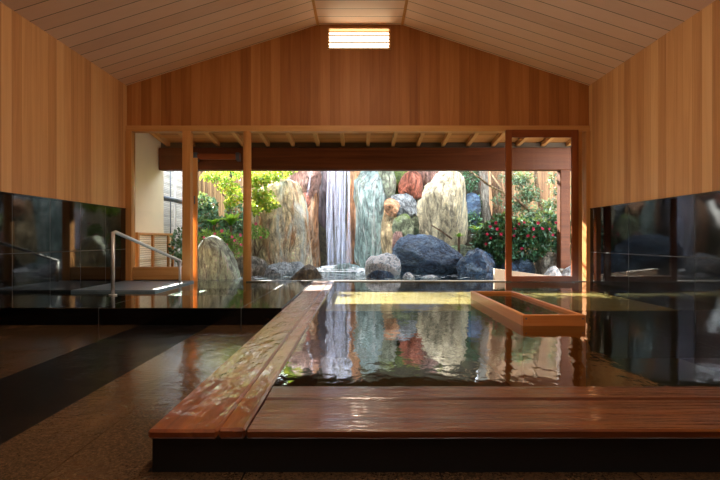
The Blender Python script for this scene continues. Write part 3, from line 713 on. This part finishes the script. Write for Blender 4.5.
for i, (lab, pts, D, T, mt, amp) in enumerate(RK):
    big = max(p[0] for p in pts)-min(p[0] for p in pts) > 24
    rocks.append(rock(lab, pts, D, T, R[mt], i+1, amp, res=(150, 84) if big else (80, 46), vert=.45 if mt in ('tan', 'pale', 'brown', 'dark', 'blue', 'stand') else 1.0))
# earth-and-rubble bank that the rockery leans on
q = MB()
NX, NZ = 90, 26; v = []; f = []
for i in range(NX+1):
    for j in range(NZ+1):
        x = -3.7+11.6*i/NX; t = j/NZ
        z = -.45+2.75*t
        top = 2.3 if -2.3 < x < 2.1 else (.75 if x > 0 else .7)
        s = noise.noise(Vector((x*.6, 3, 0)))*.2
        kx = min(1, max(0, (x+2.6)/.8))*min(1, max(0, (3.5-x)/.6)); H = .25+ (2.95)*kx+s
        y = 11.1+1.0*min(1.0, t*1.0)+noise.fractal(Vector((x*1.7, t*4, 1)), .8, 2, 4)*.12
        v.append((x, min(y, 12.4), -.45+(H+.45)*t))
for i in range(NX):
    for j in range(NZ):
        a = i*(NZ+1)+j; f.append((a, a+NZ+1, a+NZ+2, a+1))
n0 = len(v)
for i in range(NX+1): x, y, z = v[i*(NZ+1)+NZ]; v.append((x, 12.6, z))
for i in range(NX): f.append((i*(NZ+1)+NZ, (i+1)*(NZ+1)+NZ, n0+i+1, n0+i))
q.add(v, f, True); bk = q.build('earth_bank', rockmat('dark_mossy_bank', ['#1f1c14', '#3d3a28', '#54583a'], 5, 1, .5, .9)); st(bk)

# pale board lying beside the pond
q = MB(); a = at(493, 269, 7.45); 
q.add([(at(493.5,0,7.3).x, 7.25, -.05), (at(493.5,0,7.3).x, 7.31, -.05), (3.05, 7.55, -.05), (3.05, 7.49, -.05),
       (at(493.5,0,7.3).x, 7.25, at(0,268.5,7.3).z), (at(493.5,0,7.3).x, 7.31, at(0,268.5,7.3).z), (3.05, 7.55, at(0,276.5,7.5).z), (3.05, 7.49, at(0,276.5,7.5).z)],
      [(0,3,2,1),(4,5,6,7),(0,1,5,4),(1,2,6,5),(2,3,7,6),(3,0,4,7)])
o = q.build('pale_board', M['white_board'], None, (2.4, 7.4, -.05)); tag(o, 'pale sunlit board edging the pond beyond the sliding glass door', 'board')

# ------------------------------------------------------------------ waterfall
mw, nt, out = newmat('falling_water'); g = G(nt)
v1 = g.coord((26, 8, .55)); s1 = g.noise(v1, 1.0, 4, .6, .15)
v2 = g.coord((70, 20, 1.6)); s2 = g.noise(v2, 1.0, 3, .6)
al = g.math('ADD', g.math('MULTIPLY', s1, .75), g.math('MULTIPLY', s2, .35))
al = g.ramp(al, [(.44, .02), (.7, .42)])
df = g.n('ShaderNodeBsdfDiffuse'); df.inputs[0].default_value = hexc('#cfdcf2')
tl = g.n('ShaderNodeBsdfTranslucent'); tl.inputs[0].default_value = hexc('#f2f6ff')
m1 = g.n('ShaderNodeMixShader'); m1.inputs[0].default_value = .15; g.l(df.outputs[0], m1.inputs[1]); g.l(tl.outputs[0], m1.inputs[2])
tr = g.n('ShaderNodeBsdfTransparent'); m2 = g.n('ShaderNodeMixShader'); g.l(al, m2.inputs[0]); g.l(tr.outputs[0], m2.inputs[1]); g.l(m1.outputs[0], m2.inputs[2])
g.l(m2.outputs[0], out.inputs[0])
def fall(x0, x1, D, ztop, zbot, nst=26, w=(.010, .03)):
    q = MB(); q.leafy = True
    for i in range(nst):
        x = x0+(x1-x0)*(i+.5)/nst+random.uniform(-.01, .01); r0 = random.uniform(*w); yo = random.uniform(-.04, .04)
        pts = []; rr = []
        for k in range(15):
            t = k/14; z = ztop+(zbot-ztop)*t
            pts.append((x+.012*math.sin(t*7+i)+(x-(x0+x1)/2)*.12*t, D-.10*math.sin(min(1, t*2)*PI/2)+yo, z)); rr.append(r0*(.7+.5*noise.noise(Vector((i*3.1, t*5, 0)))+.3*t))
        q.tube(pts, rr, 6, False)
    return q
wfl = empty('waterfall', (at(337, 0, 9.6).x, DT(9.6), 0), 'white waterfall dropping down the dark rocks into the garden pond', 'waterfall', None, 'stuff')
xa, xb = at(328, 0, 9.6).x, at(350, 0, 9.6).x
fall(xa, xb, DT(9.62), 2.85, .0, 34, (.008, .024)).build('water_curtain', mw, wfl)
q = MB(); q.leafy = True
pts = [at(311, 165, 9.5), at(309, 180, 9.45), at(306, 195, 9.4)]
q.tube([at(313, 158, 9.6), at(311, 172, 9.5), at(309, 186, 9.42), at(307, 196, 9.35)], [.02, .018, .02, .014], 6, False); q.build('side_trickle', mw, wfl)
# foam and splash at the foot
fm, nt, out = newmat('white_foam'); g = G(nt); 
nz = g.noise(g.coord(), 11, 5, .7); al = g.ramp(nz, [(.36, .1), (.6, .8)])
df = g.n('ShaderNodeBsdfDiffuse'); df.inputs[0].default_value = hexc('#f2f8fa'); tr = g.n('ShaderNodeBsdfTransparent')
mx = g.n('ShaderNodeMixShader'); g.l(al, mx.inputs[0]); g.l(tr.outputs[0], mx.inputs[1]); g.l(df.outputs[0], mx.inputs[2]); g.l(mx.outputs[0], out.inputs[0])
q = MB(); q.leafy = True
for ring in range(3):
    n = 40; rx, ry, zz = (.62-.12*ring, .4-.08*ring, -.02+.035*ring); vv = [(at(340,0,9.1).x+rx*math.cos(2*PI*k/n)*(1+.15*noise.noise(Vector((k*.7, ring, 0)))), DT(9.05)+ry*math.sin(2*PI*k/n), zz+.03*noise.noise(Vector((k*.9, ring*5, 1)))) for k in range(n)]
    vv.append((at(340,0,9.1).x, DT(9.1), zz+.05)); q.add(vv, [(k, (k+1) % n, n) for k in range(n)], True)
q.build('splash_foam', fm, wfl)

# ------------------------------------------------------------------ plants
def leaf_verts(c, d, nrm, ln, wd, fold=.25):
    d = d.normalized(); s = d.cross(nrm)
    if s.length < 1e-3: s = d.cross(Vector((1, 0, .2)))
    s.normalize(); u = s.cross(d)
    a = c; e = c+d*ln; m1 = c+d*ln*.35; m2 = c+d*ln*.7
    up = u*wd*fold
    return [a, m1+s*wd*.5+up, m2+s*wd*.42+up, e, m2-s*wd*.42+up, m1-s*wd*.5+up, m1, m2]
LF = [(0, 6, 1), (6, 7, 2, 1), (7, 3, 2), (0, 5, 6), (6, 5, 4, 7), (7, 4, 3)]
def rv(): 
    while True:
        p = Vector((random.uniform(-1, 1), random.uniform(-1, 1), random.uniform(-1, 1)))
        if .01 < p.length < 1: return p.normalized()
def blob(q, c, r, n, ln, wd, shell=.75, droop=.2):
    for _ in range(n):
        d = rv(); k = random.uniform(shell, 1.0)*(1+.18*noise.noise((c+d)*3))
        p = c+Vector((d.x*r[0], d.y*r[1], d.z*r[2]))*k
        dd = (d+rv()*.9+Vector((0, 0, -droop))).normalized(); s = random.uniform(.7, 1.25)
        q.add(leaf_verts(p, dd, (d+rv()*.6), ln*s, wd*s), LF)
def branches(q, basep, tips, r0=.02, wob=.06):
    for t in tips:
        t = Vector(t); mid = (basep+t)/2+rv()*wob
        q.tube([basep, basep.lerp(mid, .5)+rv()*wob*.3, mid, mid.lerp(t, .6)+rv()*wob*.3, t], [r0, r0*.8, r0*.6, r0*.4, r0*.2], 7)
def pR(px, D): return px*DT(D)/F
def flower_mesh():
    q = MB(); q.leafy = True
    for ring, (n, ln, el) in enumerate(((6, .032, .3), (5, .024, .9))):
        for k in range(n):
            a = 2*PI*k/n+ring*.5; d = Vector((math.cos(a)*math.cos(el), math.sin(a)*math.cos(el), math.sin(el)))
            q.add(leaf_verts(Vector((0, 0, 0)), d, Vector((0, 0, 1)), ln, ln*.9, .3), LF, True)
    return q
PK = plain('deep_pink_petals', '#c83262', .5, var=.2); PK2 = plain('soft_pink_petals', '#f07aa0', .5, var=.2); YL = plain('yellow_stamen', '#f0c840', .5)
fproto = {}
def flower(parent, p, size, mat):
    key = mat.name; pl = parent_loc(parent)
    if key not in fproto:
        q = flower_mesh(); me_o = q.build('flower', mat, None, (0, 0, 0)); fproto[key] = me_o.data; o = me_o
    else:
        o = bpy.data.objects.new('flower', fproto[key]); COL.objects.link(o)
    o.parent = parent; o.location = Vector(p)-pl; o.scale = (size,)*3
    o.rotation_euler = (PI/2*.8+random.uniform(-.4, .4), random.uniform(-.3, .3), random.uniform(-.5, .5))
def shrub(label, basep, blobs, mat, ln, wd, flowers=(), fm_=None, cat='shrub', name='shrub', stemmat=None, shell=.55, fsize=1.0, group=None, droop=.2):
    e = empty(name, basep, label, cat, group)
    q = MB(); q.leafy = True
    for (px, py, D, rx, ry, n) in blobs:
        blob(q, at(px, py, D), (pR(rx, D), max(pR(rx, D)*.7, .1), pR(ry, D)), n, ln, wd, shell, droop)
    q.build('foliage', mat, e)
    q = MB(); branches(q, Vector(basep), [at(b[0], b[1], b[2]) for b in blobs], .018); q.build('stem', stemmat or M['bark'], e)
    for (px, py, D) in flowers: flower(e, at(px, py, D), fsize*random.uniform(.8, 1.2), fm_)
    return e
LM = {}
LM['lime'] = leafmat('lime_maple_leaves', ['#3f7a1c', '#68a02a', '#98b034', '#bcae3a'], .3)
LM['mid'] = leafmat('mid_green_leaves', ['#2f6a2a', '#4f8f38', '#7ab04a'], .3)
LM['teal'] = leafmat('blue_green_glossy_leaves', ['#1d4a40', '#3a7464', '#7fae9c'], .2, .3)
LM['dark'] = leafmat('dark_camellia_leaves', ['#0e2c1e', '#184530', '#2f6644', '#5a8f78'], .1, .3)
LM['fern'] = leafmat('bright_fern_leaves', ['#267a14', '#45961e', '#76b42c'], .35)
LM['grey'] = leafmat('grey_green_leaves', ['#203a2c', '#3a5c44', '#5c7c60'], .12)

# maple on the left
mp = empty('maple_tree', at(232, 235, 9.3), 'small lime yellow maple arching over the left of the rockery', 'tree')
q = MB(); q.leafy = True
for (px, py, D, rx, ry, n) in [(212,176,8.9,12,6,150),(228,184,9,12,9,190),(236,196,9,11,8,150),(226,170,9.2,16,7,150),(258,180,8.8,10,9,220),(262,196,8.7,11,8,260),(254,208,8.8,9,7,170),(272,176,8.9,13,6,190),(284,171,9,12,5,130),(268,205,8.7,10,6,150),(240,172,9.1,14,6,130),(230,205,9.1,6,5,60),(252,170,9.2,12,7,130),(292,167,9.1,8,4,60)]:
    blob(q, at(px, py, D), (pR(rx, D), pR(rx, D)*.8, pR(ry, D)), n, .062, .05, .2, .3)
q.build('foliage', LM['lime'], mp)
q = MB(); bp = at(232, 235, 9.3); q.tube([bp, at(230, 215, 9.25), at(229, 195, 9.2), at(231, 172, 9.2), at(233, 150, 9.3)], [.045, .04, .035, .03, .02], 8)
for s, t in (((230,212,9.25),(245,190,9)),((229,200,9.2),(212,178,8.9)),((230,190,9.2),(262,178,8.8)),((238,200,9.1),(268,203,8.7)),((231,175,9.2),(285,172,9))):
    branches(q, at(*s), [at(*t)], .016, .05)
q.build('trunk', M['bark_pale'], mp)

shrub('blue green glossy bush beside the left door edge', at(205, 250, 8.9), [(203,203,8.9,7,9,220),(208,215,8.9,9,9,260),(200,225,8.8,6,10,160),(212,205,9.2,5,6,80)], LM['teal'], .075, .045)
shrub('dense green undergrowth beneath the maple', at(228, 250, 9.2), [(216,225,9.2,12,9,420),(232,228,9.3,14,8,460),(245,224,9.6,9,10,400),(222,235,9.0,14,6,350),(236,212,9.6,11,8,220),(247,238,9.5,7,9,260)], LM['dark'], .07, .04)
shrub('low azalea with soft pink flowers behind the standing stone', at(228, 262, 8.6),
      [(206,240,8.4,11,10,380),(222,240,8.6,13,10,420),(238,243,8.6,11,9,320),(200,252,8.3,6,9,160),(234,252,8.8,10,6,160)], LM['mid'], .042, .024,
      [(215,234,8.2),(232,237,8.3),(235,241,8.25),(227,245,8.3),(241,235,8.3),(241,245,8.3),(209,246,8.1),(204,238,8.1),(222,231,8.3)], PK2, fsize=1.0)
shrub('small leafy sprig with pink bloom right of the second post', at(256, 258, 8.7), [(255,231,8.6,7,7,200),(263,233,8.7,6,5,110)], LM['mid'], .042, .024, [(261,237.5,8.45),(256,224,8.5)], PK2, fsize=1.0)
# strap-leaved ferns
def fern(label, bpx, bpy_, D, n, L, mat, spread=1.0, cat='fern', wide=.05):
    e = empty('fern', at(bpx, bpy_, D), label, cat, None)
    b0 = at(bpx, bpy_, D); q = MB(); q.leafy = True
    for i in range(n):
        a = 2*PI*i/n+random.uniform(-.2, .2); l = L*random.uniform(.7, 1.1); r = spread*random.uniform(.4, 1)
        pts = []
        for k in range(9):
            t = k/8; pts.append(b0+Vector((math.cos(a)*l*r*t, math.sin(a)*l*r*t*.7, l*(t*1.1-.75*t*t*r))))
        vv = []
        for k, p in enumerate(pts):
            t = k/8; w = wide*math.sin(PI*min(.97, .12+t*.86))**.7
            s = Vector((-math.sin(a), math.cos(a), 0))
            vv += [p-s*w+Vector((0, 0, w*.3)), p, p+s*w+Vector((0, 0, w*.3))]
        ff = []
        for k in range(8):
            for j in (0, 1): ff.append((k*3+j, k*3+j+1, k*3+j+4, k*3+j+3))
        q.add(vv, ff, True)
    q.build('fronds', mat, e)
    q = MB(); q.tube([Vector((b0.x, b0.y, min(b0.z-.25, -.1))), b0+Vector((0, 0, .02))], [.03, .02], 8); q.build('crown', M['bark'], e)
    return e
fern('bright green strap leaved fern under the maple beside the post', 231, 226, 8.85, 17, .36, LM['fern'], 1.0)
fern('smaller bright green fern left of the strap leaved fern', 214, 226, 8.75, 13, .24, LM['fern'], 1.1, wide=.035)
fern('yellow green fern rising above the flowering camellia', 492, 234, 8.9, 17, .36, LM['fern'], 1.1, wide=.035)
fern('small pale fern growing at the foot of the cream boulder', 459, 238, 8.8, 9, .13, LM['fern'], 1.2, wide=.03)
fern('dark green arching fern right of the pale peaked boulder', 477, 232, 9.3, 11, .26, LM['mid'], 1.1, wide=.03)

# camellia on the right
fl = [(496,223,8.12),(490,227,8.2),(487,234.5,8.15),(501,234,8.0),(491,238,8.1),(497,229,8.1),(519,224,8.05),(524,223,8.1),(515,229,8.0),(538,223,8.1),(533,229,8.05),(514,236,8.0),(528,236,8.0),(542,229,8.1),(549,229,8.2),(522,249,8.0),(553,235,8.2),(534,237,8.0),(486,244,8.2),(507,227,8.0),(556,223,8.2)]
shrub('large dark camellia with deep pink flowers behind the sliding door', at(520, 276, 8.9),
      [(494,236,8.5,15,15,1000),(486,246,8.6,12,12,600),(504,250,8.5,12,14,600),(518,234,8.5,16,13,1000),(535,232,8.6,17,13,1100),(552,236,8.8,15,15,900),(528,248,8.6,22,12,1000),(500,226,8.7,10,7,300),(568,240,8.9,10,14,450),(503,220,8.6,9,6,160),(546,219,8.8,10,7,220),(565,226,8.9,9,9,220),(522,223,8.7,8,6,150),(480,240,8.5,6,7,120)],
      LM['dark'], .08, .046, fl, PK, name='camellia_shrub', fsize=.95)
shrub('blue green leaves in the small gap beyond the right door post', at(583, 262, 8.4), [(584,240,8.6,5,9,110),(587,208,8.9,4,8,40)], LM['mid'], .06, .035)
shrub('blue green leafy shrub beyond the left glass bay by the bamboo screen', at(179, 268, 8.1), [(179,238,8.15,6,9,130),(177,250,8.1,7,10,170),(182,258,8.0,4,7,70)], LM['teal'], .06, .04)
# tree behind the door
tr_ = empty('garden_tree', at(541, 235, 9.6), 'slender leaning tree with grey green leaves behind the camellia, unseen shade canopy added', 'tree')
q = MB(); q.tube([at(545, 245, 9.5), at(542, 222, 9.5), at(539, 200, 9.5), at(536, 180, 9.5), at(534, 150, 9.5)], [.06, .055, .05, .045, .035], 9)
q.tube([at(541, 226, 9.5), at(531, 212, 9.4), at(522, 204, 9.3), at(513, 196, 9.3)], [.045, .035, .028, .02], 8)
q.tube([at(500, 222, 9.6), at(498, 205, 9.6), at(496, 190, 9.6), at(488, 165, 9.6)], [.02, .018, .015, .012], 7)
q.build('trunk', M['bark'], tr_)
q = MB(); q.leafy = True
for (px, py, D, rx, ry, n) in [(522,180,9.5,14,9,420),(528,195,9.4,14,9,480),(516,205,9.4,12,9,320),(510,178,9.7,11,8,200),(545,206,9.7,8,8,120),(535,215,9.3,14,6,240),(552,178,9.2,6,8,70),(556,192,9.2,7,8,80),(550,205,9.3,8,6,80),(498,200,9.9,6,9,110),(575,185,9.2,4,12,80)]:
    blob(q, at(px, py, D), (pR(rx, D), pR(rx, D)*.8, pR(ry, D)), n, .06, .034, .1, .3)
for cc in ((.9, 10.0, 2.95), (.3, 10.2, 2.9), (1.5, 10.1, 2.95), (.8, 10.5, 3.3)):  # unseen canopy added to shade the right end of the pool's sun strip
    blob(q, Vector(cc), (.55, .5, .42), 420, .11, .07, .1, .3)
q.build('foliage', LM['grey'], tr_)
q = MB(); a = at(534, 150, 9.5); q.tube([a, a+Vector((-.6, -.1, .25)), (1.7, 10.15, 3.1), (.9, 10.1, 3.0), (.3, 10.2, 2.95)], [.035, .035, .03, .02, .012], 8); q.build('canopy_limb', M['bark'], tr_)  # unseen limb added to carry the shade canopy
tr2 = empty('bare_branch_tree', at(500, 240, 9.2), 'bare curved pale branch arching left in front of a thick grey trunk', 'tree')
q = MB(); q.tube([at(512, 214, 9.0), at(508, 200, 8.9), at(504, 193, 8.8), at(490, 186, 8.75), at(478, 177, 8.75), at(466, 168, 8.8), at(455, 158, 8.9)], [.028, .025, .022, .02, .018, .015, .012], 8)
q.tube([at(500, 240, 9.2), at(507, 225, 9.1), at(512, 214, 9.0)], [.035, .03, .028], 8)
q.tube([at(504, 193, 8.8), at(497, 182, 8.9), at(490, 172, 9.0), at(486, 158, 9.1)], [.018, .015, .012, .01], 8); q.build('branch', rockmat('sandy_bark', ['#a8946c', '#ccb88c', '#e0d0a8'], 7, .3, .3, .85), tr2)
tk = MB(); tk.tube([at(487, 235, 10.0), at(485, 205, 10.0), at(484, 180, 10.0), at(482, 150, 10.0)], [.12, .10, .10, .09], 12); o = tk.build('tree_trunk', M['bark_pale'], None, at(487, 235, 10.0)); tag(o, 'thick pale grey tree trunk right of the peaked boulder', 'trunk')
tk = MB(); tk.tube([at(497, 232, 10.4), at(499, 205, 10.4), at(496, 180, 10.4), at(493, 150, 10.4)], [.17, .15, .14, .13], 12); o = tk.build('tree_trunk', rockmat('red_bark', ['#4e3a2a', '#7a5c40', '#9a7a58'], 6, .4, .4, .85), None, at(497, 232, 10.4)); tag(o, 'thick reddish tree trunk left of the sliding door stile', 'trunk')
shrub('dense grey green bush behind the camellia and the glass door', at(530, 262, 9.9), [(520,215,9.9,16,14,330),(540,215,9.9,14,12,240),(508,225,9.9,12,10,160),(556,210,9.9,9,14,150),(572,220,9.9,7,18,150)], LM['grey'], .06, .034)
shrub('dark foliage in the gap above the pale peaked boulder', at(470, 225, 10.1), [(470,180,10.0,8,12,360),(474,205,10.0,8,10,300),(474,222,9.8,8,10,300),(482,235,9.6,7,8,220)], LM['dark'], .06, .035)
shrub('green creeping plants along the top of the rock wall', at(402, 185, 10.3), [(385,168,10.2,9,4,110),(402,170,10.1,8,5,130),(415,166,10.2,10,4,90),(440,163,10.2,8,4,60),(365,160,10.3,8,3,40)], LM['lime'], .04, .03, cat='plant', name='creeper')
tk = MB(); tk.tube([at(431, 225, 8.86), at(441, 231, 8.84), at(452, 239, 8.8)], [.012, .015, .018], 7); o = tk.build('fallen_twig', M['bark'], None, at(441, 231, 8.84)); tag(o, 'thin dark twig lying against the pale peaked boulder', 'twig')

# ------------------------------------------------------------------ fill lamps added out of view under the flat ridge to warm the walls
for i, y in enumerate((.6, 2.4, 4.2)):
    e = empty('fill_lamp', (0, y, ZP-.06), 'added warm fill lamp out of view under the flat ceiling ridge', 'lamp', 'added fill lamps')
    q = MB(); q.box(-.07, .07, y-.5, y+.5, ZP-.05, ZP-.001, .006); q.build('fill_housing', M['slat'], e)
    q = MB(); q.box(-.055, .055, y-.47, y+.47, ZP-.12, ZP-.05); q.build('fill_box', M['lamp'], e)  # glowing box added to brighten the ceiling slopes
    L = bpy.data.lights.new('fill_lamp_light', 'AREA'); L.shape = 'RECTANGLE'; L.size = .1; L.size_y = .94; L.energy = 24; L.color = (1, .86, .70)
    lo = bpy.data.objects.new('fill_lamp_light', L); COL.objects.link(lo); lo.parent = e; lo.location = (0, 0, -.07)

# ------------------------------------------------------------------ daylight
sd = Vector((.36, -1.0, -.66)).normalized()
su = bpy.data.lights.new('sun', 'SUN'); su.energy = 44.0; su.angle = .012; su.color = (1, .93, .80)
so = bpy.data.objects.new('sun', su); COL.objects.link(so); so.rotation_euler = sd.to_track_quat('-Z', 'Y').to_euler(); so.location = (-4, 14, 9)
w = bpy.data.worlds.new('sky'); S.world = w; w.use_nodes = True; nt = w.node_tree; nt.nodes.clear(); g = G(nt)
sk = g.n('ShaderNodeTexSky'); sk.sky_type = 'NISHITA'; sk.sun_disc = False; sk.sun_elevation = math.radians(50); sk.sun_rotation = math.radians(200)
sk.air_density = 1.0; sk.dust_density = 3.0; sk.ozone_density = 1.0
bgk = g.n('ShaderNodeBackground'); wo = g.n('ShaderNodeOutputWorld')
c = g.mix(.45, sk.outputs[0], (6.2, 5.9, 5.5, 1))
g.l(c, bgk.inputs[0]); bgk.inputs[1].default_value = 1.75; g.l(bgk.outputs[0], wo.inputs[0])

# ------------------------------------------------------------------ camera
cam = bpy.data.cameras.new('camera'); co = bpy.data.objects.new('camera', cam); COL.objects.link(co)
cam.sensor_width = 36; cam.lens = 24; cam.clip_start = .05
co.location = (0, 0, EYE); co.rotation_euler = (PI/2, 0, 0); S.camera = co
S.view_settings.view_transform = 'Standard'; S.view_settings.look = 'None'; S.view_settings.gamma = 1
S.view_settings.use_curve_mapping = False; S.view_settings.exposure = 0.0
S.cycles.use_denoising = True
S.cycles.max_bounces = 10; S.cycles.transparent_max_bounces = 24
S.cycles.sample_clamp_indirect = 6.0
